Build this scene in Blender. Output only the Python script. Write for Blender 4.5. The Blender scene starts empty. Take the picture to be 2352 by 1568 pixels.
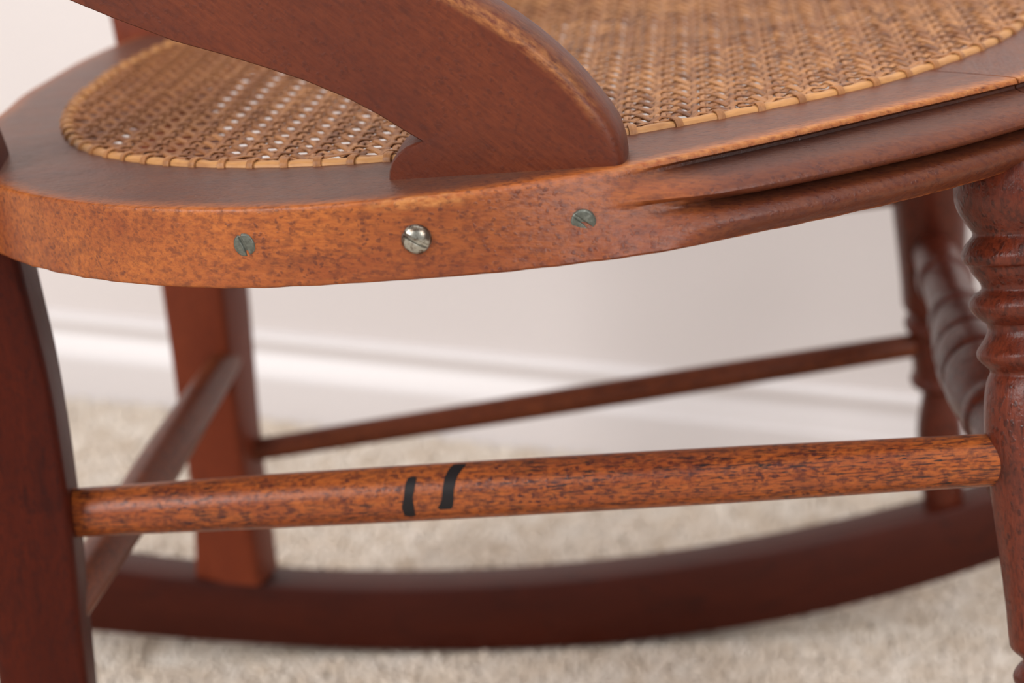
import bpy, bmesh, math, random
import numpy as np
from mathutils import Vector, Matrix

random.seed(7)
rng = np.random.default_rng(7)
S = bpy.context.scene
COL = S.collection
R = math.radians
YM = 1.0665                      # median plane of the chair

# ------------------------------------------------------------------ camera
cd = bpy.data.cameras.new('camera')
cam = bpy.data.objects.new('camera', cd)
COL.objects.link(cam)
cam.location = (0, 0, 0.600)
cam.rotation_euler = (R(90 - 17.3), 0, R(4.26))
cd.sensor_width = 22.3
cd.lens = 5236 / 2352 * 22.3
cd.clip_start = 0.02
cd.dof.use_dof = True
cd.dof.focus_distance = 0.835
cd.dof.aperture_fstop = 5.0
S.camera = cam

# ------------------------------------------------------------------ world, lights, exposure
w = bpy.data.worlds.new('world')
S.world = w
w.use_nodes = True
bg = w.node_tree.nodes['Background']
bg.inputs[0].default_value = (0.97, 0.96, 1.0, 1)
bg.inputs[1].default_value = 0.34


def area(name, loc, target, sx, sy, power, col):
    l = bpy.data.lights.new(name, 'AREA')
    l.shape = 'RECTANGLE'
    l.size, l.size_y, l.energy, l.color = sx, sy, power, col
    o = bpy.data.objects.new(name, l)
    COL.objects.link(o)
    o.location = loc
    o.rotation_euler = (Vector(target) - Vector(loc)).to_track_quat('-Z', 'Y').to_euler()
    return o


area('window_light', (-2.6, -1.1, 1.9), (0, 1.2, 0.35), 1.9, 1.5, 96, (1.0, 0.98, 0.97))
area('right_fill_light', (1.3, -1.7, 2.0), (0.5, 1.3, 0.35), 1.1, 1.3, 50, (1.0, 0.97, 0.95))  # added fill, no window there; brightens the right of the wall
area('ceiling_bounce_fill', (0.3, 0.6, 2.45), (0.3, 0.6, 0), 3.0, 2.6, 33, (1.0, 0.975, 0.95))  # added overhead fill for light bounced off the ceiling, not a fixture

S.view_settings.view_transform = 'Standard'
S.view_settings.look = 'None'
S.view_settings.exposure = 0.0
S.view_settings.gamma = 1.0
S.view_settings.use_curve_mapping = False


# ------------------------------------------------------------------ helpers
def catmull(tab, x):
    """monotone-ish smooth interpolation of a table [(x, y), ...]"""
    xs = [t[0] for t in tab]
    ys = [t[1] for t in tab]
    if x <= xs[0]:
        return ys[0]
    if x >= xs[-1]:
        return ys[-1]
    i = 0
    while xs[i + 1] < x:
        i += 1
    h = xs[i + 1] - xs[i]
    t = (x - xs[i]) / h
    s = lambda a, b: (ys[b] - ys[a]) / (xs[b] - xs[a])
    m0 = s(i - 1, i + 1) if i > 0 else s(i, i + 1)
    m1 = s(i, i + 2) if i + 2 < len(xs) else s(i, i + 1)
    t2, t3 = t * t, t * t * t
    return (2*t3-3*t2+1)*ys[i] + (t3-2*t2+t)*h*m0 + (-2*t3+3*t2)*ys[i+1] + (t3-t2)*h*m1


def sstep(a, b, x):
    t = min(1, max(0, (x - a) / (b - a)))
    return t * t * (3 - 2 * t)


def make(name, verts, faces, mat, parent=None, grain=None, wear_tone=None, dust_sheen=None, dirt=None, stain=None, smooth=True, sharp=35, kind=None, label=None):
    me = bpy.data.meshes.new(name)
    me.from_pydata([tuple(v) for v in verts], [], faces)
    if grain is not None:
        a = me.attributes.new('grain', 'FLOAT_VECTOR', 'POINT')
        a.data.foreach_set('vector', np.array(grain, dtype=np.float32).ravel())
    if wear_tone is not None:
        a = me.attributes.new('wear_tone', 'FLOAT', 'POINT')
        a.data.foreach_set('value', np.array(wear_tone, dtype=np.float32))
    for nm_, ar_ in (('dust_sheen', dust_sheen), ('dirt', dirt), ('stain', stain)):
        if ar_ is not None:
            a = me.attributes.new(nm_, 'FLOAT', 'POINT')
            a.data.foreach_set('value', np.array(ar_, dtype=np.float32))
    bm = bmesh.new()
    bm.from_mesh(me)
    bmesh.ops.recalc_face_normals(bm, faces=bm.faces)
    bm.to_mesh(me)
    bm.free()
    me.shade_smooth()
    if smooth and sharp < 180:
        me.set_sharp_from_angle(angle=R(sharp))
    if not smooth:
        me.shade_flat()
    me.materials.append(mat)
    o = bpy.data.objects.new(name, me)
    COL.objects.link(o)
    if parent:
        o.parent = parent
        o.matrix_parent_inverse = parent_inv(parent)
    if kind:
        o['kind'] = kind
    if label:
        o['label'] = label
    return o


def parent_inv(p):
    m = Matrix.Identity(4)
    q = p
    while q:
        m = Matrix.Translation(q.location) @ q.rotation_euler.to_matrix().to_4x4() @ m if not q.get('_pi') else m
        q = None
    return m.inverted() if p.type == 'EMPTY' else Matrix.Identity(4)


def sweep(centres, axA, axB, sections, caps=True, closed=False, goff=(0, 0, 0)):
    """rings of section points (a, b) placed at centres[i] + a*axA[i] + b*axB[i]"""
    verts, faces, grain = [], [], []
    n = len(sections[0])
    u = 0
    for i, c in enumerate(centres):
        if i:
            u += (Vector(c) - Vector(centres[i - 1])).length
        for a, b in sections[i]:
            verts.append(Vector(c) + Vector(axA[i]) * a + Vector(axB[i]) * b)
            grain.append((u + goff[0], a + goff[1], b + goff[2]))
    m = len(centres)
    for i in range(m if closed else m - 1):
        for j in range(n):
            j2 = (j + 1) % n
            i2 = (i + 1) % m
            faces.append((i*n+j, i*n+j2, i2*n+j2, i2*n+j))
    if caps and not closed:
        faces.append(tuple(range(n - 1, -1, -1)))
        faces.append(tuple((m - 1) * n + j for j in range(n)))
    return verts, faces, grain


def rrect(x0, x1, y0, y1, r, k=3):
    pts = []
    for cx, cy, a0 in ((x1 - r, y1 - r, 0), (x0 + r, y1 - r, 90), (x0 + r, y0 + r, 180), (x1 - r, y0 + r, 270)):
        for i in range(k + 1):
            a = R(a0 + 90 * i / k)
            pts.append((cx + r * math.cos(a), cy + r * math.sin(a)))
    return pts


def lathe(p0, p1, prof, seg=40, goff=(0, 0, 0), squash=None):
    """prof: [(t, r)] along p0->p1 (t in metres), closed with caps"""
    p0, p1 = Vector(p0), Vector(p1)
    d = (p1 - p0).normalized()
    a = d.cross(Vector((0, 0, 1)))
    if a.length < .2:
        a = d.cross(Vector((0, 1, 0)))
    a.normalize()
    b = d.cross(a).normalized()
    C, A, B, SEC = [], [], [], []
    for t, r in prof:
        C.append(p0 + d * t)
        A.append(a)
        B.append(b)
        SEC.append([(r * math.cos(2*math.pi*k/seg), r * math.sin(2*math.pi*k/seg)) for k in range(seg)])
    v, f, g = sweep(C, A, B, SEC)
    g = [(t[0] + goff[0], t[1] + goff[1], t[2] + goff[2]) for t in g]
    return v, f, g, (d, a, b)


def refine(prof, n=6):
    out = []
    for i in range(len(prof) - 1):
        for k in range(n):
            t = prof[i][0] + (prof[i+1][0] - prof[i][0]) * k / n
            out.append((t, catmull(prof, t)))
    out.append(prof[-1])
    return out


# ------------------------------------------------------------------ materials
def new_mat(name):
    m = bpy.data.materials.new(name)
    m.use_nodes = True
    nt = m.node_tree
    nt.nodes.clear()
    out = nt.nodes.new('ShaderNodeOutputMaterial')
    bs = nt.nodes.new('ShaderNodeBsdfPrincipled')
    nt.links.new(bs.outputs[0], out.inputs[0])
    return m, nt, bs


class NB:
    def __init__(s, nt):
        s.nt = nt

    def n(s, t, **kw):
        x = s.nt.nodes.new(t)
        for k, v in kw.items():
            setattr(x, k, v)
        return x

    def l(s, a, b):
        s.nt.links.new(a, b)

    def scale(s, src, vec):
        x = s.n('ShaderNodeVectorMath', operation='MULTIPLY')
        s.l(src, x.inputs[0])
        x.inputs[1].default_value = vec
        return x.outputs[0]

    def noise(s, vec, scale, detail=3, rough=.55, dist=0):
        x = s.n('ShaderNodeTexNoise')
        s.l(vec, x.inputs['Vector'])
        x.inputs['Scale'].default_value = scale
        x.inputs['Detail'].default_value = detail
        x.inputs['Roughness'].default_value = rough
        x.inputs['Distortion'].default_value = dist
        return x.outputs[0]

    def ramp(s, fac, stops):
        x = s.n('ShaderNodeValToRGB')
        e = x.color_ramp.elements
        e[0].position, e[0].color = stops[0][0], stops[0][1]
        e[1].position, e[1].color = stops[-1][0], stops[-1][1]
        for p, c in stops[1:-1]:
            q = e.new(p)
            q.color = c
        s.l(fac, x.inputs[0])
        return x.outputs[0]

    def mix(s, fac, a, b, mode='MIX'):
        x = s.n('ShaderNodeMix', data_type='RGBA', blend_type=mode)
        for sock, v in ((x.inputs[0], fac), (x.inputs[6], a), (x.inputs[7], b)):
            if isinstance(v, (int, float, tuple)):
                sock.default_value = v
            else:
                s.l(v, sock)
        return x.outputs[2]

    def math(s, op, a, b=0.0, clamp=False):
        x = s.n('ShaderNodeMath', operation=op, use_clamp=clamp)
        for sock, v in ((x.inputs[0], a), (x.inputs[1], b)):
            if isinstance(v, (int, float)):
                sock.default_value = v
            else:
                s.l(v, sock)
        return x.outputs[0]


def g(v):
    return (v, v, v, 1)


def wood(name, light, mid, dark, streak=.5, mottle=.5, cell=330, rough=.38, grey=0.0, bump=.25, fine=1.0, spec=.5, figure=0.3, slo=.60):
    """old stained wood: long grain, pores and an alligatored, spotted varnish"""
    m, nt, bs = new_mat(name)
    b = NB(nt)
    at = b.n('ShaderNodeAttribute', attribute_name='grain')
    P = at.outputs['Vector']
    # broad figure
    fig = b.noise(b.scale(P, (9, 38, 38)), 1, 4, .6, .6)
    c = b.ramp(fig, [(.28, mid), (.72, light)])
    # fine grain
    gr = b.noise(b.scale(P, (95, 900, 900)), 1, 4, .65, .2)
    gm = b.ramp(gr, [(.38, g(1)), (.62, g(0))])
    c = b.mix(b.math('MULTIPLY', gm, .55 * fine), c, mid)
    # dark blotchy figure
    bl = b.noise(b.scale(P, (26, 60, 60)), 1, 3, .6, .8)
    blm = b.ramp(bl, [(.56, g(0)), (.74, g(1))])
    c = b.mix(b.math('MULTIPLY', blm, figure), c, dark)
    # pores / streaks
    st = b.noise(b.scale(P, (130, 1500, 1500)), 1, 3, .6, .0)
    stm = b.ramp(st, [(slo, g(0)), (slo + .07, g(1))])
    st2 = b.noise(b.scale(P, (8, 90, 90)), 1, 2)
    stm2 = b.ramp(st2, [(.34, g(.2)), (.56, g(1))])
    c = b.mix(b.math('MULTIPLY', b.math('MULTIPLY', stm, stm2), streak), c, (.012, .008, .009, 1))
    # varnish spots
    wob = b.n('ShaderNodeVectorMath', operation='ADD')
    nz = b.n('ShaderNodeTexNoise')
    b.l(P, nz.inputs['Vector'])
    nz.inputs['Scale'].default_value = 260
    sc = b.n('ShaderNodeVectorMath', operation='SCALE')
    b.l(nz.outputs['Color'], sc.inputs[0])
    sc.inputs['Scale'].default_value = .0035
    b.l(P, wob.inputs[0])
    b.l(sc.outputs[0], wob.inputs[1])
    vo = b.n('ShaderNodeTexVoronoi', feature='SMOOTH_F1')
    vo.inputs['Smoothness'].default_value = .25
    b.l(b.scale(wob.outputs[0], (.7, 1, 1)), vo.inputs['Vector'])
    vo.inputs['Scale'].default_value = cell
    spot = b.ramp(vo.outputs['Distance'], [(.26, g(1)), (.42, g(0))])
    zone = b.ramp(b.noise(P, 26, 3, .6, .4), [(.34, g(.25)), (.60, g(1))])
    pick = b.ramp(b.noise(P, 260, 2, .5), [(.42, g(0)), (.52, g(1))])
    sm = b.math('MULTIPLY', b.math('MULTIPLY', spot, pick), zone)
    c = b.mix(b.math('MULTIPLY', sm, mottle), c, dark)
    # extra speckle of medium size
    sp2 = b.ramp(b.noise(b.scale(P, (.55, 1, 1)), 480, 3, .6), [(.46, g(0)), (.64, g(1))])
    c = b.mix(b.math('MULTIPLY', sp2, .75 * mottle), c, dark)
    sp3 = b.ramp(b.noise(b.scale(P, (.5, 1, 1)), 640, 2, .5), [(.54, g(0)), (.70, g(1))])
    c = b.mix(b.math('MULTIPLY', sp3, .40 * mottle), c, light)
    stn = b.n('ShaderNodeAttribute', attribute_name='stain')
    c = b.mix(stn.outputs['Fac'], c, (.060, .013, .009, 1))
    if grey:
        gz = b.ramp(b.noise(b.scale(P, (30, 70, 70)), 1, 3, .6), [(.5, g(0)), (.66, g(1))])
        c = b.mix(b.math('MULTIPLY', gz, grey), c, (.045, .045, .05, 1))
    # worn edges
    we = b.n('ShaderNodeAttribute', attribute_name='wear_tone')
    wn = b.ramp(b.noise(b.scale(P, (220, 500, 500)), 1, 3, .6), [(.34, g(0)), (.68, g(1))])
    wf = b.math('MULTIPLY', we.outputs['Fac'], wn, clamp=True)
    c = b.mix(wf, c, (.47, .185, .055, 1))
    du = b.n('ShaderNodeAttribute', attribute_name='dust_sheen')
    dn = b.ramp(b.noise(P, 55, 4, .6), [(.3, g(.55)), (.7, g(1))])
    c = b.mix(b.math('MULTIPLY', du.outputs['Fac'], dn, clamp=True), c, (.072, .047, .040, 1))  # top-face dust, with the grey wall sheen painted into the same tone
    di = b.n('ShaderNodeAttribute', attribute_name='dirt')
    c = b.mix(di.outputs['Fac'], c, (.022, .010, .008, 1))
    b.l(c, bs.inputs['Base Color'])
    rr = b.math('ADD', b.math('MULTIPLY', gr, .25), rough - .12)
    b.l(rr, bs.inputs['Roughness'])
    bs.inputs['Specular IOR Level'].default_value = spec
    bm1 = b.n('ShaderNodeBump')
    bm1.inputs['Strength'].default_value = bump
    bm1.inputs['Distance'].default_value = .0006
    h = b.math('ADD', b.math('MULTIPLY', sm, .35), b.math('MULTIPLY', gr, .5))
    h = b.math('ADD', h, b.math('MULTIPLY', b.noise(P, 500, 2), .6))
    h = b.math('ADD', h, b.math('MULTIPLY', b.noise(P, 60, 2), 1.6))
    b.l(h, bm1.inputs['Height'])
    b.l(bm1.outputs[0], bs.inputs['Normal'])
    return m


W_RAIL = wood('varnished_rail_wood', (.46, .135, .026, 1), (.235, .052, .014, 1), (.060, .014, .011, 1), streak=.35, mottle=.62, cell=520, rough=.40, bump=.40, figure=.50, spec=.35)
W_ARM = wood('varnished_arm_wood', (.150, .031, .0085, 1), (.090, .0165, .0065, 1), (.034, .008, .006, 1), streak=.10, mottle=.32, cell=460, rough=.45, bump=.25, figure=.60, spec=.28)
W_LEG = wood('dark_leg_wood', (.078, .0100, .0034, 1), (.045, .0060, .0028, 1), (.014, .004, .004, 1), streak=.20, mottle=.30, cell=420, rough=.42, bump=.2, figure=.60, spec=.12)
W_TURN = wood('turned_leg_wood', (.165, .030, .011, 1), (.082, .014, .007, 1), (.022, .006, .005, 1), streak=.25, mottle=.65, cell=360, rough=.32, bump=.5, figure=.5, spec=.32)
W_ROD = wood('stretcher_wood', (.43, .118, .020, 1), (.23, .047, .012, 1), (.048, .010, .010, 1), streak=1.0, mottle=.88, cell=400, rough=.36, bump=.22, figure=.40, spec=.35, slo=.53)
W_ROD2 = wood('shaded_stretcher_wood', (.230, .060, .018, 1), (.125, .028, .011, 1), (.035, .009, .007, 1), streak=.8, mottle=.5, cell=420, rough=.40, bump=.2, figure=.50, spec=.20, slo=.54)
W_LEG_LIT = wood('lit_leg_wood', (.205, .040, .0135, 1), (.150, .027, .0105, 1), (.060, .012, .007, 1), streak=.15, mottle=.25, cell=420, rough=.45, bump=.2, figure=.40, spec=.2)  # leg wood again, brightened in colour as if lit, for the far leg
W_ROCK = wood('rocker_wood', (.080, .0120, .0042, 1), (.048, .0072, .0034, 1), (.018, .0045, .004, 1), streak=.12, mottle=.15, cell=400, rough=.42, bump=.12, figure=.6, spec=.25)


def cane_mat(name, base, lite, darkc, darkamt):
    m, nt, bs = new_mat(name)
    b = NB(nt)
    at = b.n('ShaderNodeAttribute', attribute_name='grain')
    P = at.outputs['Vector']
    oi = b.n('ShaderNodeObjectInfo')
    off = b.n('ShaderNodeVectorMath', operation='SCALE')
    off.inputs[0].default_value = (13.1, 3.3, 7.7)
    b.l(oi.outputs['Random'], off.inputs['Scale'])
    ad = b.n('ShaderNodeVectorMath', operation='ADD')
    b.l(P, ad.inputs[0])
    b.l(off.outputs[0], ad.inputs[1])
    Q = ad.outputs[0]
    c = b.mix(oi.outputs['Random'], base, lite)
    st = b.ramp(b.noise(b.scale(Q, (90, 1500, 400)), 1, 3, .6), [(.35, g(1)), (.65, g(0))])
    c = b.mix(b.math('MULTIPLY', st, .35), c, darkc)
    bl = b.ramp(b.noise(b.scale(Q, (70, 120, 120)), 1, 3, .65), [(.48, g(0)), (.66, g(1))])
    c = b.mix(b.math('MULTIPLY', bl, darkamt), c, darkc)
    # darker toward the back of the seat, in object space
    tc = b.n('ShaderNodeTexCoord')
    sx = b.n('ShaderNodeSeparateXYZ')
    we = b.n('ShaderNodeAttribute', attribute_name='wear_tone')
    c = b.mix(b.math('MULTIPLY', we.outputs['Fac'], .62), c, (.20, .060, .012, 1))
    b.l(c, bs.inputs['Base Color'])
    bs.inputs['Roughness'].default_value = .45
    bs.inputs['Specular IOR Level'].default_value = .28
    bm = b.n('ShaderNodeBump')
    bm.inputs['Strength'].default_value = .3
    bm.inputs['Distance'].default_value = .0003
    b.l(b.noise(b.scale(Q, (200, 2500, 800)), 1, 2), bm.inputs['Height'])
    b.l(bm.outputs[0], bs.inputs['Normal'])
    return m


CANE = cane_mat('aged_cane', (.32, .130, .050, 1), (.56, .265, .105, 1), (.085, .030, .018, 1), .75)
BIND = cane_mat('cane_binder', (.58, .29, .105, 1), (.58, .29, .105, 1), (.30, .12, .045, 1), .45)
LOOP = cane_mat('cane_loop', (.40, .175, .065, 1), (.52, .24, .09, 1), (.16, .06, .025, 1), .5)

m, nt, bs = new_mat('old_screw_metal')
b = NB(nt)
tc = b.n('ShaderNodeTexCoord')
c = b.ramp(b.noise(tc.outputs['Object'], 700, 4, .6), [(.35, (.085, .09, .075, 1)), (.6, (.135, .145, .12, 1)), (.78, (.26, .27, .24, 1))])
b.l(c, bs.inputs['Base Color'])
bs.inputs['Metallic'].default_value = .55
bs.inputs['Roughness'].default_value = .42
SCREW = m
m, nt, bs = new_mat('round_screw_metal')
b = NB(nt)
tc = b.n('ShaderNodeTexCoord')
c = b.ramp(b.noise(tc.outputs['Object'], 330, 3, .6), [(.44, (.13, .095, .07, 1)), (.58, (.36, .35, .30, 1))])
b.l(c, bs.inputs['Base Color'])
bs.inputs['Metallic'].default_value = .85
bs.inputs['Roughness'].default_value = .28
SCREW2 = m
m, nt, bs = new_mat('ink')
bs.inputs['Base Color'].default_value = (.012, .010, .011, 1)
bs.inputs['Roughness'].default_value = .5
bs.inputs['Specular IOR Level'].default_value = .2
INK = m
m, nt, bs = new_mat('wall_paint')
b = NB(nt)
tc = b.n('ShaderNodeTexCoord')
bs.inputs['Base Color'].default_value = (.79, .735, .718, 1)
bs.inputs['Roughness'].default_value = .7
bm = b.n('ShaderNodeBump')
bm.inputs['Strength'].default_value = .06
b.l(b.noise(tc.outputs['Object'], 220, 3), bm.inputs['Height'])
b.l(bm.outputs[0], bs.inputs['Normal'])
WALL = m
m, nt, bs = new_mat('trim_paint')
bs.inputs['Base Color'].default_value = (.78, .735, .725, 1)
bs.inputs['Roughness'].default_value = .32
TRIM = m


def carpet_mat(name, dark, tone=1.0):
    m, nt, bs = new_mat(name)
    b = NB(nt)
    tc = b.n('ShaderNodeTexCoord')
    P = tc.outputs['Object']
    n1 = b.noise(P, 42, 4, .65)
    n2 = b.noise(P, 9, 2, .5)
    at = b.n('ShaderNodeAttribute', attribute_name='wear_tone')
    c = b.ramp(n1, [(.34, (.74, .635, .52, 1)), (.66, (.96, .905, .83, 1))])
    c = b.mix(b.math('MULTIPLY', b.ramp(n2, [(.4, g(1)), (.6, g(0))]), .25), c, (.72, .62, .52, 1))
    c = b.mix(b.math('MULTIPLY', at.outputs['Fac'], dark), c, (.66, .55, .43, 1))
    c = b.mix(1.0, c, (tone, tone * .99, tone * .98, 1), 'MULTIPLY')
    b.l(c, bs.inputs['Base Color'])
    bs.inputs['Roughness'].default_value = .95
    bs.inputs['Specular IOR Level'].default_value = .1
    return m


CARP = carpet_mat('carpet_pile', .35)
CBASE = carpet_mat('carpet_backing', .3, .80)

# ------------------------------------------------------------------ setting
ang = R(-13.6)
wdir = Vector((math.cos(ang), math.sin(ang), 0))
wn = Vector((math.sin(ang), -math.cos(ang), 0))      # into the room
WP = Vector((-.4557, 1.7186, 0)) - wn * 0.0          # on the front face of the baseboard


def wpt(s, d, z):
    return WP + wdir * s + wn * (d - .014) + Vector((0, 0, z))


def slab(name, pts, mat, kind='structure'):
    """pts: 4 bottom/front corners then 4 opposite ones"""
    f = [(0, 1, 2, 3), (7, 6, 5, 4), (0, 4, 5, 1), (1, 5, 6, 2), (2, 6, 7, 3), (3, 7, 4, 0)]
    o = make(name, pts, f, mat, smooth=False)
    o['kind'] = kind
    return o


slab('floor', [(-3.2, -2.6, 0), (3.2, -2.6, 0), (3.2, 3.1, 0), (-3.2, 3.1, 0),
               (-3.2, -2.6, -.05), (3.2, -2.6, -.05), (3.2, 3.1, -.05), (-3.2, 3.1, -.05)], CBASE)
slab('wall_back', [wpt(-2.8, 0, 0), wpt(3.6, 0, 0), wpt(3.6, 0, 2.5), wpt(-2.8, 0, 2.5),
                   wpt(-2.8, -.1, 0), wpt(3.6, -.1, 0), wpt(3.6, -.1, 2.5), wpt(-2.8, -.1, 2.5)], WALL)
prof = [(0, 0), (.0140, 0), (.0140, .0385), (.0136, .0400), (.0122, .0408), (.0112, .0425), (.0102, .0460), (.0086, .0500), (.0066, .0540), (.0052, .0580),
        (.0050, .0618), (.0060, .0640), (.0064, .0660), (.0060, .0685), (.0046, .0708), (.0020, .0724), (0, .0730)]
vv, ff = [], []
for s in (-2.8, 3.6):
    for d, z in prof:
        vv.append(wpt(s, d, z))
n = len(prof)
for j in range(n):
    ff.append((j, (j + 1) % n, n + (j + 1) % n, n + j))
ff += [tuple(range(n)), tuple(range(2 * n - 1, n - 1, -1))]
o = make('baseboard_back', vv, ff, TRIM, sharp=50)
o['kind'] = 'structure'

# carpet pile: tufts over the part of the floor the photo shows
sp = .0037
gx = np.arange(-1.10, 1.15, sp)
gy = np.arange(.74, 2.0, sp)
X, Y = np.meshgrid(gx, gy)
X = X.ravel() + rng.uniform(-.45, .45, X.size) * sp
Y = Y.ravel() + rng.uniform(-.45, .45, Y.size) * sp
side = (X - WP.x) * wn.x + (Y - WP.y) * wn.y
k = side > .003
X, Y = X[k], Y[k]
N = X.size
lump = (np.sin(X * 61 + 1.3 * np.sin(Y * 47)) * np.sin(Y * 73 + 1.1 * np.sin(X * 39))) * .5 + (np.sin(X * 170 + Y * 31) * np.sin(Y * 150 - X * 60)) * .5
H = .0062 + .0018 * lump + rng.uniform(-.0014, .0018, N)
rk = .1925 + .069 * (X + .26) / .41                 # tufts pressed flat under the rockers
d_r = np.abs(np.abs(Y - YM) - rk)
under = (d_r < .0195) & (X > -.32) & (X < .11)
H = np.where(under, np.minimum(H, .0036), H)
lean = rng.uniform(0, 2 * np.pi, N)
la = rng.uniform(.0, .0028, N) * np.where(d_r < .025, .3, 1)
V = np.zeros((N, 7, 3), np.float32)
a0 = rng.uniform(0, 2 * np.pi, N)
for j in range(3):
    a = a0 + j * 2 * np.pi / 3
    V[:, j, 0] = X + .0017 * np.cos(a)
    V[:, j, 1] = Y + .0017 * np.sin(a)
    V[:, j, 2] = 0
    V[:, 3 + j, 0] = X + .0027 * np.cos(a + .5) + la * .6 * np.cos(lean)
    V[:, 3 + j, 1] = Y + .0027 * np.sin(a + .5) + la * .6 * np.sin(lean)
    V[:, 3 + j, 2] = H * .80
V[:, 6, 0] = X + la * np.cos(lean)
V[:, 6, 1] = Y + la * np.sin(lean)
V[:, 6, 2] = H
base = (np.arange(N) * 7)[:, None, None]
T = np.array([[0, 1, 4], [0, 4, 3], [1, 2, 5], [1, 5, 4], [2, 0, 3], [2, 3, 5], [3, 4, 6], [4, 5, 6], [5, 3, 6]])
F = (base + T[None]).reshape(-1, 3)
me = bpy.data.meshes.new('carpet_pile')
me.vertices.add(N * 7)
me.vertices.foreach_set('co', V.ravel())
me.loops.add(F.size)
me.loops.foreach_set('vertex_index', F.ravel().astype(np.int32))
me.polygons.add(len(F))
me.polygons.foreach_set('loop_start', np.arange(0, F.size, 3, dtype=np.int32))
me.update()
at = me.attributes.new('wear_tone', 'FLOAT', 'POINT')
at.data.foreach_set('value', np.repeat(rng.uniform(0, 1, N), 7).astype(np.float32))
me.materials.append(CARP)
me.shade_smooth()
pile = bpy.data.objects.new('carpet_pile', me)
COL.objects.link(pile)
pile['kind'] = 'stuff'
pile['label'] = 'plush beige carpet pile covering the floor under the rocking chair'
pile['category'] = 'carpet'

# ------------------------------------------------------------------ the chair
CX, ZS, SL = -.0656, .423, .114
chair = bpy.data.objects.new('rocking_chair', None)
COL.objects.link(chair)
chair.location = (CX, YM, 0)
chair.empty_display_size = .1
chair['label'] = 'antique reddish-brown wooden rocking chair with a caned seat on beige carpet'
chair['category'] = 'chair'


def seat_pt(r, th, dz=0):
    x = CX + r * math.cos(R(th))
    y = YM + r * math.sin(R(th))
    return Vector((x, y, ZS + SL * x + dz))


def sym(tab):
    return lambda th: catmull(tab, -abs(((th + 180) % 360) - 180))


RT = sym([(-180, .2500), (-171, .2510), (-160, .2600), (-150, .2715), (-140, .2845), (-132, .2936), (-125, .2985), (-118, .3024), (-112, .3045),
          (-107, .3056), (-102, .3052), (-98, .3039), (-93, .3009), (-89, .2971), (-85, .2925), (-81, .2885), (-75, .2810), (-67, .2738),
          (-59, .2700), (-51, .2717), (-45, .2755), (-35, .281), (-20, .284), (0, .285)])
RB = sym([(-180, .2490), (-171, .2500), (-160, .2590), (-150, .2705), (-140, .2835), (-132, .2915), (-126, .2965), (-119, .3013), (-112, .3045),
          (-107, .3056), (-102, .3043), (-98, .3030), (-93, .3026), (-89, .3028), (-85, .3022), (-82, .3020), (-77, .3010), (-73, .3000),
          (-68, .2986), (-62, .2975), (-56, .2973), (-49, .2971), (-35, .299), (-20, .302), (0, .304)])
RC = sym([(-180, .2160), (-170, .2190), (-162, .2225), (-150, .2310), (-140, .2395), (-133, .2432), (-123, .2463), (-112, .2461), (-105, .2443),
          (-98, .2420), (-90, .2405), (-82, .2390), (-76, .2362), (-70, .2340), (-61, .2325), (-51, .2327), (-40, .2313), (-29, .2298), (-18, .2285), (0, .2275)])
TH = .030


def rail_section(th):
    rt, rb, rin = RT(th), RB(th), RC(th) - .0095
    m1 = sstep(-83, -74, -abs(((th + 180) % 360) - 180))     # cove under the top edge
    m2 = sstep(-79.5, -71, -abs(((th + 180) % 360) - 180))   # groove between the reeds
    pts = [(rin, -.0008), (rin + .0008, 0), (rin + .012, .0001), ((rin + rt) / 2, .0002), (rt - .010, .0001), (rt - .004, 0), (rt - .0014, -.0001), (rt - .0005, -.0004), (rt - .0001, -.0010)]
    nf = 26
    for i in range(1, nf + 1):
        v = i / nf
        z = -.0010 - v * (TH - .0022)
        flat = rt + (rb - rt) * v
        # moulded: lip, cove, reed, groove, reed
        tab = [(0, rt), (.04, rt + .0004), (.08, rt - .0012), (.12, rt - .0006), (.16, rt + .0030), (.20, rb - .0095), (.26, rb - .0042), (.34, rb - .0010), (.42, rb - .0008), (.49, rb - .0044),
               (.535, rb - .0088), (.565, rb - .0086), (.61, rb - .0040), (.70, rb - .0008), (.80, rb + .0004), (.90, rb - .0010), (1.0, rb - .0040)]
        md = catmull(tab, v)
        mcove = flat
        wgt = m1 if v < .40 else (m2 if v > .46 else m1 + (m2 - m1) * (v - .40) / .06)
        pts.append((flat * (1 - wgt) + md * wgt, z))
    rl = pts[-1][0]
    pts += [(rl - .0006, -TH + .0004), (rl - .0018, -TH), ((rin + rl) / 2, -TH), (rin + .001, -TH), (rin, -TH + .001)]
    return pts


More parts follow.
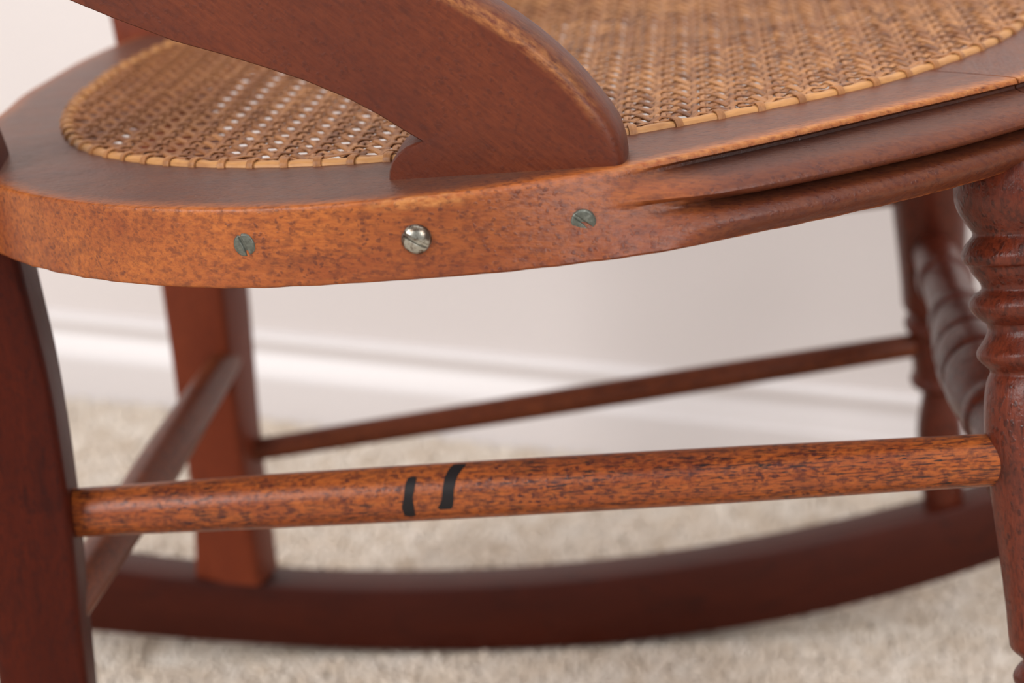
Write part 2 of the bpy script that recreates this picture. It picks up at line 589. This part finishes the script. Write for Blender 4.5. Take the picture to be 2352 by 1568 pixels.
def rail(name, t0, t1, mat, graindir, parent, capm=True):
    ths = np.linspace(t0, t1, max(8, int(abs(t1 - t0) / 1.0)) + 1)
    verts, faces, grain, wear_tone, dust_sheen, dirt, stain = [], [], [], [], [], [], []
    n = None
    for th in ths:
        sec = rail_section(th)
        n = len(sec)
        q = abs(((th + 180) % 360) - 180)
        for j, (r, z) in enumerate(sec):
            wob = .0003 * math.sin(th * 1.9) + .0002 * math.sin(th * 4.7 + 1) if j > 30 else .00015 * math.sin(th * 3.1 + j)
            p = seat_pt(r + wob, th, z)
            verts.append(p)
            if graindir == 'x':
                grain.append((p.x, p.y, p.z))
            else:
                grain.append((p.y + 3, p.x, p.z))
            wv = 0
            if 30 < q < 84 and 4 <= j <= 10:
                wv = {4: .10, 5: .55, 6: 1.1, 7: 1.2, 8: .9, 9: .3, 10: 0}[j] * sstep(84, 78, q)
            elif j in (6, 7, 8, 9, 10, 11) and 90.5 < q < 98.5 and th < 0:
                wv = {6: .5, 7: 1, 8: 1.3, 9: 1.3, 10: 1.1, 11: .35}[j] * sstep(90.5, 93, q) * sstep(98.5, 96, q)
            elif j in (6, 7, 8, 9) and q > 90:
                wv = .12
            wear_tone.append(wv)
            dust_sheen.append((.62 if j in (1, 2, 3, 4) else .4 if j == 5 else 0) * (1 if q > 88 else .55))
            dv = 0
            if q < 83:
                dv = {9: .5, 10: 1.2, 11: 1.6, 12: 1.4, 13: .8, 14: .1, 21: .25, 22: .8, 23: .9, 24: .4}.get(j, 0) * sstep(83, 74, q) * (1 - .35 * sstep(70, 45, q))
            dirt.append(dv * .55)
            stain.append(max(.74 * sstep(81.5, 72, q), .30 * sstep(104, 90, q) if th < 0 else 0) * (1 if 10 <= j <= 34 else 0) + (.58 if j < 5 else 0))
    m = len(ths)
    for i in range(m - 1):
        for j in range(n):
            j2 = (j + 1) % n
            faces.append((i*n+j, i*n+j2, (i+1)*n+j2, (i+1)*n+j))
    faces.append(tuple(range(n)))
    faces.append(tuple((m - 1) * n + j for j in range(n - 1, -1, -1)))
    return make(name, verts, faces, mat, parent, grain, wear_tone, dust_sheen, dirt, stain, sharp=40)


rail('seat_rail', -314.7, -45.3, W_RAIL, 'x', chair)         # the bent side and back rail
rail('front_seat_rail', -45.1, 45.1, W_RAIL, 'y', chair)

# ---- arms --------------------------------------------------------
ARM_LO = [(-.470, .560), (-.400, .5385), (-.330, .5120), (-.270, .4895), (-.2217, .4726), (-.2047, .4663), (-.1821, .4587), (-.1640, .4545), (-.1499, .4508), (-.1339, .4462), (-.1180, .4402), (-.1070, .4348), (-.0975, .4293), (-.0912, .4259)]
ARM_FOOT = [(-.0940, .4250), (-.0975, .4233), (-.1005, .4208), (-.1026, .4180), (-.1035, .4145), (-.1037, .4085), (-.1037, .4020)]
ARM_UP = [(-.0206, .4060), (-.0207, .4120), (-.0208, .4185), (-.0215, .4225), (-.0228, .4265), (-.0250, .4315), (-.0282, .4360), (-.0320, .4405), (-.0365, .4458), (-.0413, .4508), (-.0475, .4562), (-.0536, .4611), (-.0598, .4653), (-.0659, .4691), (-.0798, .4766),
          (-.105, .4885), (-.140, .5030), (-.180, .5170), (-.230, .5330), (-.290, .5510), (-.360, .5740), (-.420, .5960), (-.460, .6130)]


def arm(s):
    outline = ARM_LO + ARM_FOOT + ARM_UP
    n = len(outline)
    T = .030
    nlo, nf = len(ARM_LO), len(ARM_FOOT)

    def ypl(x):
        y = .2843 + .126 * x
        if x < -.235:
            y -= (x + .235) ** 2 * -0.0 + min(.045, (-.235 - x) * .30)
        return y
    # inset amounts for rounding: only the outer (upper) edge is strongly rounded
    layers = [(0.0, 0), (.0012, 1), (.0035, 2), (.0075, 3), (.0125, 4), (.0185, 4), (.0235, 3), (.0270, 2), (.0290, 1), (.0300, 0)]
    inset = {0: 0, 1: -.0022, 2: -.0036, 3: -.0047, 4: -.0052}
    inset_s = {0: .0006, 1: .0, 2: 0, 3: 0, 4: 0}
    # outward normals
    nor = []
    for i in range(n):
        a = Vector(outline[i - 1] if i else outline[0])
        c = Vector(outline[i + 1] if i + 1 < n else outline[-1])
        t = (c - a).normalized()
        nor.append(Vector((t.y, -t.x)))
    # orientation check
    area_ = sum(outline[i][0] * outline[(i + 1) % n][1] - outline[(i + 1) % n][0] * outline[i][1] for i in range(n))
    sg = 1 if area_ > 0 else -1
    verts, grain, faces, wear_tone = [], [], [], []
    for l_, (d, kk) in enumerate(layers):
        for i, (x, z) in enumerate(outline):
            k = inset[kk] if i >= nlo + nf else inset_s[kk]
            if i >= nlo + nf:
                k *= .45 + .55 * sstep(0, 6, i - nlo - nf)
            x2 = x - sg * nor[i].x * k
            z2 = z - sg * nor[i].y * k
            y = YM + s * (ypl(x) - d)
            verts.append((x2, y, z2))
            grain.append((x2 * .80 - z2 * .60 + 1, x2 * .60 + z2 * .80, d + s))
            wear_tone.append((.75 if l_ == 0 else .55 if l_ == 1 else .22 if l_ in (2, 3) else 0) * sstep(4, 10, i - nlo - nf) if i >= nlo + nf + 1 else 0)
    m = len(layers)
    for l in range(m - 1):
        for i in range(n):
            i2 = (i + 1) % n
            faces.append((l*n+i, l*n+i2, (l+1)*n+i2, (l+1)*n+i))
    # a ring just inside the edge keeps the worn line narrow
    for i, (x, z) in enumerate(outline):
        k = .0028 if i >= nlo + nf or i < nlo - 1 else .0012
        x2, z2 = x - sg * nor[i].x * k, z - sg * nor[i].y * k
        verts.append((x2, YM + s * (ypl(x) + .0001), z2))
        grain.append((x2 * .80 - z2 * .60 + 1, x2 * .60 + z2 * .80, s))
        wear_tone.append(0)
    for i in range(n):
        i2 = (i + 1) % n
        faces.append((m*n+i, m*n+i2, i2, i))
    faces.append(tuple(m*n+i for i in range(n)))
    faces.append(tuple((m-1)*n+i for i in range(n-1, -1, -1)))
    o = make('arm', verts, faces, W_ARM, chair, grain, wear_tone, sharp=40)
    return o


arm(-1)
arm(1)

# ---- rear legs / posts -------------------------------------------
XR = [(.040, -.2385), (.06, -.2400), (.13, -.2455), (.20, -.2495), (.243, -.2517), (.30, -.2580), (.344, -.2660), (.39, -.2750), (.42, -.2825), (.45, -.2905), (.60, -.3420), (.80, -.4300), (.95, -.5000)]
XL = [(.040, -.2815), (.06, -.2812), (.13, -.2790), (.19, -.2805), (.243, -.2838), (.30, -.2890), (.344, -.2955), (.39, -.3040), (.42, -.3115), (.45, -.3200), (.60, -.3740), (.80, -.4600), (.95, -.5300)]


def wout(z):
    return (.2162 - .08 * z if z < .39 else .185 + .22 * (z - .39)) + .007 * sstep(.12, .24, z) + .003 * sstep(.29, .37, z)


def rear_leg(s):
    zs = np.concatenate([np.linspace(.0565, .46, 44), np.linspace(.48, .95, 24)])
    C, A, B, SEC = [], [], [], []
    for z in zs:
        xr, xl = catmull(XR, z), catmull(XL, z)
        xc, hw = (xr + xl) / 2, (xr - xl) / 2
        T = .036 + .007 * sstep(.12, .24, z) + .003 * sstep(.29, .37, z)
        hw *= catmull([(.04, 1.0), (.10, 1.02), (.17, 1.17), (.35, 1.17), (.40, 1.08), (.95, 1.05)], z)
        xc = xr - hw
        C.append((xc, YM + s * (wout(z) - T / 2), z))
        ph = R(-10)
        A.append(Vector((math.cos(ph), s * math.sin(ph), 0)))
        B.append(Vector((-s * math.sin(ph), math.cos(ph), 0)))
        SEC.append(rrect(-hw, hw, -T / 2, T / 2, .0042, 3))
    v, f, gr = sweep(C, A, B, SEC, goff=(0, s * 2, 0))
    return make('rear_leg', v, f, W_LEG if s < 0 else W_LEG_LIT, chair, gr, sharp=40)


rear_leg(-1)
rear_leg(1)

# ---- turned front legs -------------------------------------------
PROF = [(.415, .0235), (.4085, .0245), (.4040, .0258), (.3985, .0266), (.3920, .0264), (.3865, .0240), (.3822, .0212), (.3808, .0208), (.3796, .0212), (.3770, .0236), (.3740, .0254), (.3722, .0256), (.3700, .0248), (.3690, .0232),
        (.3665, .0222), (.3640, .0205), (.3618, .0192), (.3600, .0190), (.3590, .0198), (.3575, .0225), (.3550, .0241), (.3530, .0241), (.3505, .0226), (.3478, .0196), (.3468, .0182), (.3445, .0178), (.3420, .0186),
        (.3390, .0206), (.3365, .0224), (.3345, .0226), (.3325, .0214), (.3305, .0194), (.3292, .0182), (.3280, .0180), (.3265, .0188), (.3235, .0200), (.3175, .0211), (.3060, .0220), (.2965, .0219), (.2810, .0213), (.2564, .0198),
        (.2350, .0188), (.2235, .0186), (.2212, .0176), (.2190, .0152), (.2175, .0140), (.2160, .0142), (.2145, .0160), (.2120, .0178), (.2100, .0182), (.2080, .0176), (.2055, .0158), (.2030, .0148), (.1975, .0146),
        (.1870, .0146), (.1790, .0142), (.1765, .0148), (.1745, .0160), (.1720, .0162), (.1700, .0148), (.1670, .0110), (.1640, .0096), (.1600, .0100), (.1545, .0112), (.1450, .0130), (.1350, .0138), (.1200, .0134), (.0950, .0124), (.060, .0120)]


def leg_axis(s, z):
    return Vector((.1525 - .114 * (z - .22), YM + s * (.238 - .2 * (z - .22)), z))


def front_leg(s):
    p0, p1 = leg_axis(s, .415), leg_axis(s, .060)
    L = (p1 - p0).length
    k = L / .355
    pr = [((.415 - z) * k, r) for z, r in PROF]
    v, f, gr, _ = lathe(p0, p1, refine(pr, 3), 56, goff=(0, s, .3))
    return make('front_leg', v, f, W_TURN, chair, gr, sharp=60)


front_leg(-1)
front_leg(1)

# ---- rockers -----------------------------------------------------
bot = np.array([(-.3451, .0283), (-.2858, .0206), (-.1929, .0110), (-.1356, .0068), (-.0751, .0052), (-.0144, .0072), (.0178, .0105), (.0764, .0200), (.1618, .0410), (.2036, .0510)])
top = np.array([(-.3284, .0673), (-.2857, .0600), (-.2395, .0540), (-.1921, .0500), (-.0993, .0480), (-.0394, .0510), (.0167, .0560), (.0746, .0675), (.1595, .0842)])
pb = np.polyfit(bot[:, 0], bot[:, 1], 3)
pt = np.polyfit(top[:, 0], top[:, 1], 3)


def rocker(s):
    C, A, B, SEC = [], [], [], []
    for x in np.linspace(-.50, .33, 80):
        xx = min(max(x, -.36), .22)
        zb = np.polyval(pb, xx) + np.polyval(np.polyder(pb), xx) * (x - xx) + .45 * (x - xx) ** 2
        zt = np.polyval(pt, xx) + np.polyval(np.polyder(pt), xx) * (x - xx) + .45 * (x - xx) ** 2
        taper = 1 - .35 * sstep(.25, .33, x) - .35 * sstep(-.42, -.50, x)
        yc = YM + s * (.1925 + .069 * (x + .26) / .41)
        h = (zt - zb) / 2 * taper
        C.append((x, yc, (zt + zb) / 2))
        A.append((0, 1, 0))
        B.append((0, 0, 1))
        SEC.append(rrect(-.0165, .0165, -h, h, .0022, 2))
    v, f, gr = sweep(C, A, B, SEC, goff=(0, 0, s * .5 + 1))
    return make('rocker', v, f, W_ROCK, chair, gr, sharp=40)


rocker(-1)
rocker(1)


# ---- stretchers --------------------------------------------------
def rod(name, p0, p1, prof, mat=W_ROD, seg=32, off=(0, 0, 0), nref=4, facets=0):
    L = (Vector(p1) - Vector(p0)).length
    pr = refine([(t * L, r) for t, r in prof], nref)
    v, f, gr, ax = lathe(p0, p1, pr, seg, off)
    return make(name, v, f, mat, chair, gr, sharp=60), ax, L


UP = [(0, .0104), (.1, .0107), (.25, .0114), (.5, .0116), (.72, .0112), (.9, .0104), (1, .0101)]
near_up, nax, nL = rod('side_stretcher', (-.262, YM - .1790, .2415), (.1430, YM - .2270, .2960), UP)
rod('side_stretcher', (-.262, YM + .1790, .2530), (.1430, YM + .2270, .2960), UP, off=(4, 0, 0))
LO = [(0, .0066), (.2, .0072), (.5, .0078), (.8, .0076), (1, .0070)]
for s in (-1, 1):
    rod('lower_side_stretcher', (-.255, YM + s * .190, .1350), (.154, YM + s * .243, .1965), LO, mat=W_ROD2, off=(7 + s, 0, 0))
RR = [(0, .0088), (.15, .0098), (.5, .0114), (.85, .0098), (1, .0088)]
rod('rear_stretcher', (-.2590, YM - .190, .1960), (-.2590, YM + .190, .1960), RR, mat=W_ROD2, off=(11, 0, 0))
FP = [(0, .0118), (.05, .0122), (.11, .0130), (.150, .0135), (.158, .0152), (.170, .0156), (.181, .0150), (.188, .0132), (.25, .0136), (.315, .0142), (.323, .0160), (.335, .0168), (.347, .0160), (.355, .0150),
      (.375, .0166), (.41, .0186), (.44, .0194), (.456, .0190), (.463, .0180), (.470, .0193), (.50, .0202)]
FP = FP + [(1 - t, r) for t, r in reversed(FP[:-1])]
rod('front_stretcher', (.1475, YM + .2300, .2600), (.1475, YM - .2300, .2600), FP, mat=W_TURN, seg=44, off=(15, 0, 0), nref=3)

# ink marks on the near stretcher: thin patches hugging the round surface
p0 = Vector((-.262, YM - .1790, .2415))
d, a, b_ = nax


def ink(cl, name='ink_mark'):
    """cl: (u along rod, angle deg (0 = toward camera, + = up), half width in m)"""
    verts, faces = [], []
    tocam = Vector((0, -math.cos(R(20)), math.sin(R(20))))
    e1 = (tocam - d * tocam.dot(d)).normalized()
    e2 = d.cross(e1)
    if e2.z < 0:
        e2 = -e2
    prf = refine([(t * nL, r) for t, r in UP], 4)
    nc = 7
    for u, an, hw in cl:
        for j in range(nc):
            uu = u + .0035 + hw * (2 * j / (nc - 1) - 1)
            r = catmull(prf, uu) + .00012
            verts.append(p0 + d * uu + e1 * r * math.cos(R(an)) + e2 * r * math.sin(R(an)))
    for i in range(len(cl) - 1):
        for j in range(nc - 1):
            faces.append((i*nc+j, i*nc+j+1, (i+1)*nc+j+1, (i+1)*nc+j))
    o = make(name, verts, faces, INK, near_up, sharp=180, label='black ink stroke')
    return o


def stroke(pts, n=14):
    out = []
    for i in range(n + 1):
        q = i / n
        u = catmull([(t, v[0]) for t, v in pts], q)
        an = catmull([(t, v[1]) for t, v in pts], q)
        hw = catmull([(t, v[2]) for t, v in pts], q)
        out.append((u, an, max(.0002, hw)))
    return out


MM = .001
ink(stroke([(0, (158.6*MM, 36, .8*MM)), (.06, (158.3*MM, 32, 1.9*MM)), (.3, (157.3*MM, 8, 2.1*MM)), (.5, (156.6*MM, -10, 1.9*MM)), (.68, (155.9*MM, -28, 2.6*MM)), (.84, (155.9*MM, -44, 2.3*MM)), (.95, (156*MM, -50, 2.5*MM)), (1, (156*MM, -53, .9*MM))]))
ink(stroke([(0, (177.4*MM, 66, 2.7*MM)), (.1, (176.6*MM, 54, 3.0*MM)), (.35, (174.6*MM, 28, 2.6*MM)), (.6, (173.6*MM, 2, 2.4*MM)), (.82, (172.6*MM, -22, 2.6*MM)), (.92, (171.4*MM, -32, 3.2*MM)), (1, (171.2*MM, -38, 2.2*MM))]))


# ---- upper back (out of the photo, ties the posts together) --------
def back_rail(z, h, name):
    C, A, B, SEC = [], [], [], []
    for t in np.linspace(-1, 1, 25):
        xc = (catmull(XR, z) + catmull(XL, z)) / 2 - .02 * (1 - t * t)
        C.append((xc, YM + t * (wout(z) - .02), z))
        A.append((1, 0, 0))
        B.append((-.4 * .9, 0, .92))
        SEC.append(rrect(-.010, .010, -h / 2, h / 2, .004, 2))
    v, f, gr = sweep(C, A, B, SEC)
    make(name, v, f, W_LEG, chair, gr, sharp=40)


back_rail(.62, .045, 'back_rail')
back_rail(.92, .075, 'crest_rail')


# ---- screws on the near seat rail ---------------------------------
def screw(th, zoff, rad, dome, slot, mat, label):
    """head with a real slot: dome height field on a disc, ring by ring"""
    r0 = RT(th) + (RB(th) - RT(th)) * (-zoff / TH)
    c = seat_pt(r0 - .0002, th, zoff)
    e = .5
    nrm = (seat_pt(r0 + .01, th, 0) - seat_pt(r0, th, 0))
    tan = (seat_pt(r0, th + e, 0) - seat_pt(r0, th - e, 0)).normalized()
    nrm = (nrm - tan * nrm.dot(tan)).normalized()
    up = nrm.cross(tan)
    if up.z < 0:
        up = -up
    n = 41
    verts, faces = [], []
    idx = {}
    sw = rad * .17
    for i in range(n):
        for j in range(n):
            # concentric map of a square to the disc, slot along the local x axis
            x, y = 2 * i / (n - 1) - 1, 2 * j / (n - 1) - 1
            X = x * math.sqrt(1 - y * y / 2) * rad
            Y = y * math.sqrt(1 - x * x / 2) * rad
            rr = min(1, math.hypot(X, Y) / rad)
            h = dome * math.sqrt(max(0, 1 - (rr * .985) ** 2)) + .0003 if dome > .001 else .0007 - .0004 * sstep(.86, 1, rr) + dome * (1 - rr * rr)
            if abs(Y) < sw:
                h -= (.0011 if dome > .001 else .0007) * sstep(sw, sw * .6, abs(Y))
            if rr > .999:
                h = -.0006
            a = R(slot)
            u, v = X * math.cos(a) - Y * math.sin(a), X * math.sin(a) + Y * math.cos(a)
            idx[i, j] = len(verts)
            verts.append(c + tan * u + up * v + nrm * h)
    for i in range(n - 1):
        for j in range(n - 1):
            faces.append((idx[i, j], idx[i+1, j], idx[i+1, j+1], idx[i, j+1]))
    return make('screw', verts, faces, mat, chair, sharp=38, label=label)


screw(-106.6, -.0135, .0043, .0003, -70, SCREW, 'small dull grey flat-headed screw near the rear leg')
screw(-94.7, -.0150, .0054, .0032, -33, SCREW2, 'larger shiny domed screw between the two flat ones')
screw(-83.6, -.0160, .0045, .0003, -43, SCREW, 'small dull grey flat-headed screw by the carved moulding')

# ------------------------------------------------------------------ caned seat
PITCH = .0146
G = .00180


def ring_pt(s_arr, off):
    pass


# hole positions at equal arc length
ths = np.linspace(-180, 180, 1441)
P = np.array([[(RC(t) - .0045) * math.cos(R(t)), (RC(t) - .0045) * math.sin(R(t))] for t in ths])
al = np.concatenate([[0], np.cumsum(np.hypot(*np.diff(P, axis=0).T))])
NH = int(round(al[-1] / .0142))
den = np.array([.0138 if abs(t) > 88 else .0172 for t in ths])       # holes stand wider apart toward the front
cum = np.concatenate([[0], np.cumsum(np.diff(al) / ((den[1:] + den[:-1]) / 2))])
NH = int(round(cum[-1]))
hs = np.interp((np.arange(NH) + .5) * cum[-1] / NH, cum, al)
HX, HY = np.interp(hs, al, P[:, 0]), np.interp(hs, al, P[:, 1])
HT = np.interp(hs, al, ths)


def cz(x, y):
    r = math.hypot(x, y) / .235
    return ZS + SL * (x + CX) + .0006 - .0035 * max(0, 1 - r * r)


# binder
C, A, B, SEC = [], [], [], []
NB_ = 420
for i in range(NB_):
    t = -180 + 360 * i / NB_
    e = .4
    p = seat_pt(RC(t) - .0030 + .00025 * math.sin(t * 1.7), t, .0)
    q = seat_pt(RC(t + e) - .0030, t + e, 0)
    tn = (q - p).normalized()
    nz_ = Vector((-SL, 0, 1)).normalized()
    C.append(p)
    A.append(tn.cross(nz_).normalized())
    B.append(nz_)
    h = .0019 + .0002 * math.sin(t * 2.3)
    SEC.append([(-.0027, -.0002), (-.0024, h * .62), (-.0012, h), (.0, h * 1.08), (.0012, h), (.0024, h * .62), (.0027, -.0002), (0, -.0006)])
v, f, gr = sweep(C, A, B, SEC, closed=True)
cane = make('cane_seat', v, f, BIND, chair, gr, sharp=60, label='woven golden-brown cane seat panel with bound edge')


def inside(x, y, m=.0045):
    t = math.degrees(math.atan2(y, x))
    return math.hypot(x, y) < RC(t) - m


def strand(kind, c, idx):
    """kind: 'V' (runs across, y), 'H' (runs front to back, x), 'P' / 'M' diagonals. c: offset"""
    g1 = (G if kind[0] == 'H' else .00135) * (1 if kind in ('V3', 'H4') else -1)
    step = PITCH / 6
    off = PITCH / 2
    pts = []
    if kind[0] == 'V':
        f_ = lambda t: (c + g1, t)
        d_ = (0, 1)
    elif kind[0] == 'H':
        f_ = lambda t: (t, c + g1)
        d_ = (1, 0)
    elif kind == 'P':
        f_ = lambda t: (t, t + c + off)
        d_ = (1, 1)
    else:
        f_ = lambda t: (t, -t + c + off)
        d_ = (1, -1)
    ts = np.arange(-.30, .30, step) + (0 if kind[0] in 'VH' else 0)
    jit = random.uniform(-.00025, .00025)
    ph = random.uniform(0, 6)
    good = []
    for t in ts:
        x, y = f_(t)
        if inside(x, y, .0075):
            good.append(t)
    if len(good) < 4:
        return None
    for t in good:
        x, y = f_(t)
        if kind == 'V1':
            z = .00020 + .00060 * math.cos(2 * math.pi * y / PITCH)
        elif kind == 'V3':
            z = .00030 + .00070 * math.cos(2 * math.pi * y / PITCH)
        elif kind[0] == 'H':
            z = -.00015 - .00045 * math.cos(2 * math.pi * x / PITCH)
        elif kind == 'P':
            q = (x % PITCH)
            z = catmull([(-PITCH * .25, -.0002), (0, .0017), (PITCH * .25, -.0002), (PITCH * .5, .0010), (PITCH * .75, -.0002), (PITCH, .0017), (PITCH * 1.25, -.0002)], q)
        else:
            q = (x % PITCH)
            z = catmull([(-PITCH * .25, -.0003), (0, .0009), (PITCH * .25, -.0003), (PITCH * .5, .0018), (PITCH * .75, -.0003), (PITCH, .0009), (PITCH * 1.25, -.0003)], q)
        w_ = jit + .00015 * math.sin(t * 90 + ph)
        pts.append([x + w_ * d_[1], y - w_ * d_[0], cz(x, y) + z * .95])
    # ends run to the nearest hole and dive in
    for end in (0, 1):
        q = pts[0] if end == 0 else pts[-1]
        inn = pts[3] if end == 0 else pts[-4]
        dirx, diry = q[0] - inn[0], q[1] - inn[1]
        L = math.hypot(dirx, diry)
        tx, ty = q[0] + dirx / L * .004, q[1] + diry / L * .004
        k = int(np.argmin((HX - tx) ** 2 + (HY - ty) ** 2))
        hx, hy = HX[k] + random.uniform(-.0007, .0007), HY[k] + random.uniform(-.0007, .0007)
        rr = math.hypot(hx, hy)
        A_ = []
        for u in (.35, .7, .92):
            bx, by = q[0] + (hx - q[0]) * u, q[1] + (hy - q[1]) * u
            A_.append([bx, by, q[2] * (1 - u) + (cz(hx, hy) + .0016) * u])
        A_.append([hx, hy, cz(hx, hy) + .0006])
        A_.append([hx * 1.002, hy * 1.002, cz(hx, hy) - .004])
        if end == 0:
            pts = A_[::-1] + pts
        else:
            pts = pts + A_
    P_ = np.array(pts)
    n = len(P_)
    T_ = np.gradient(P_, axis=0)
    T_ /= np.linalg.norm(T_, axis=1)[:, None] + 1e-9
    Zv = np.array([-SL, 0, 1.0])
    Bv = np.cross(T_, Zv)
    bad = np.linalg.norm(Bv, axis=1) < .3
    Bv /= np.linalg.norm(Bv, axis=1)[:, None] + 1e-9
    Bv[bad] = Bv[np.argmax(~bad)] if bad[0] else Bv[bad]
    # constant side direction is steadier
    sd = np.cross(np.array([d_[0], d_[1], 0.0]), Zv)
    sd /= np.linalg.norm(sd)
    Bv = .35 * Bv + .65 * sd
    Bv /= np.linalg.norm(Bv, axis=1)[:, None]
    Nv = np.cross(Bv, T_)
    hw = .00128 if kind[0] == 'V' else .00170 if kind[0] == 'H' else .00190
    hw *= random.uniform(.92, 1.08)
    th = .00045
    sec = [(-hw, -.0001), (-hw * .55, th), (hw * .55, th), (hw, -.0001), (0, -th * .8)]
    V_ = np.zeros((n, 5, 3))
    for j, (a_, b2) in enumerate(sec):
        V_[:, j] = P_ + Bv * a_ + Nv * b2
    V_[:, :, 0] += CX
    V_[:, :, 1] += YM
    faces = []
    for i in range(n - 1):
        for j in range(5):
            j2 = (j + 1) % 5
            faces.append((i*5+j, i*5+j2, (i+1)*5+j2, (i+1)*5+j))
    uu = np.concatenate([[0], np.cumsum(np.linalg.norm(np.diff(P_, axis=0), axis=1))])
    gr = [(uu[i], sec[j][0], sec[j][1]) for i in range(n) for j in range(5)]
    we = [sstep(-.04, -.19, P_[i][0] + .2 * P_[i][1] * 0) for i in range(n) for j in range(5)]
    verts = V_.reshape(-1, 3)
    me = bpy.data.meshes.new('cane_strand')
    me.from_pydata(verts.tolist(), [], faces)
    at = me.attributes.new('grain', 'FLOAT_VECTOR', 'POINT')
    at.data.foreach_set('vector', np.array(gr, dtype=np.float32).ravel())
    at = me.attributes.new('wear_tone', 'FLOAT', 'POINT')
    at.data.foreach_set('value', np.array(we, dtype=np.float32))
    me.shade_smooth()
    me.materials.append(CANE)
    o = bpy.data.objects.new('cane_strand', me)
    COL.objects.link(o)
    o.parent = cane
    o.matrix_parent_inverse = Matrix.Translation((-0, -0, 0))
    return o


for i in range(-19, 20):
    strand('V1', i * PITCH, i)
    strand('V3', i * PITCH, i)
    strand('H2', i * PITCH, i)
    strand('H4', i * PITCH, i)
for i in range(-28, 29):
    strand('P', i * PITCH, i)
    strand('M', i * PITCH, i)

# loops that tie the binder down, one at each hole
lp = []
path = [(.0036, -.0004), (.0034, .0012), (.0024, .0025), (.0008, .0030), (-.0010, .0030), (-.0026, .0024), (-.0036, .0010), (-.0040, -.0020)]
for r_, z_ in path:
    for w_, dz in ((-.0015, 0), (-.0008, .00025), (.0008, .00025), (.0015, 0)):
        lp.append((r_, w_, z_ + dz))
lf = [(i*4+j, i*4+j+1, (i+1)*4+j+1, (i+1)*4+j) for i in range(len(path) - 1) for j in range(3)]
lv = [Vector(p) for p in lp]
me = bpy.data.meshes.new('binder_loop')
nv = len(lv)
inner = [Vector((p.x * .82, p.y * .98, p.z - .0005)) for p in lv]
me.from_pydata([tuple(p) for p in lv + inner], [], lf + [tuple(nv + q for q in f_[::-1]) for f_ in lf] +
               [(i*4, (i+1)*4, nv+(i+1)*4, nv+i*4) for i in range(len(path)-1)] + [((i+1)*4+3, i*4+3, nv+i*4+3, nv+(i+1)*4+3) for i in range(len(path)-1)])
at = me.attributes.new('grain', 'FLOAT_VECTOR', 'POINT')
at.data.foreach_set('vector', np.array([tuple(p) for p in lv + inner], dtype=np.float32).ravel())
me.shade_smooth()
me.set_sharp_from_angle(angle=R(50))
me.materials.append(LOOP)
tilt = Matrix.Rotation(-math.atan(SL), 4, 'Y')
for kx in range(NH):
    t = HT[kx]
    pos = seat_pt(RC(t) - .0030, t, 0)
    e = .5
    tn = (seat_pt(RC(t + e), t + e) - seat_pt(RC(t - e), t - e))
    azi = math.atan2(tn.y, tn.x) - math.pi / 2 + random.uniform(-.18, .18)
    o = bpy.data.objects.new('binder_loop', me)
    COL.objects.link(o)
    o.matrix_world = Matrix.Identity(4)
    o.parent = cane
    M = Matrix.Translation(pos) @ tilt @ Matrix.Rotation(azi, 4, 'Z')
    o.matrix_basis = M
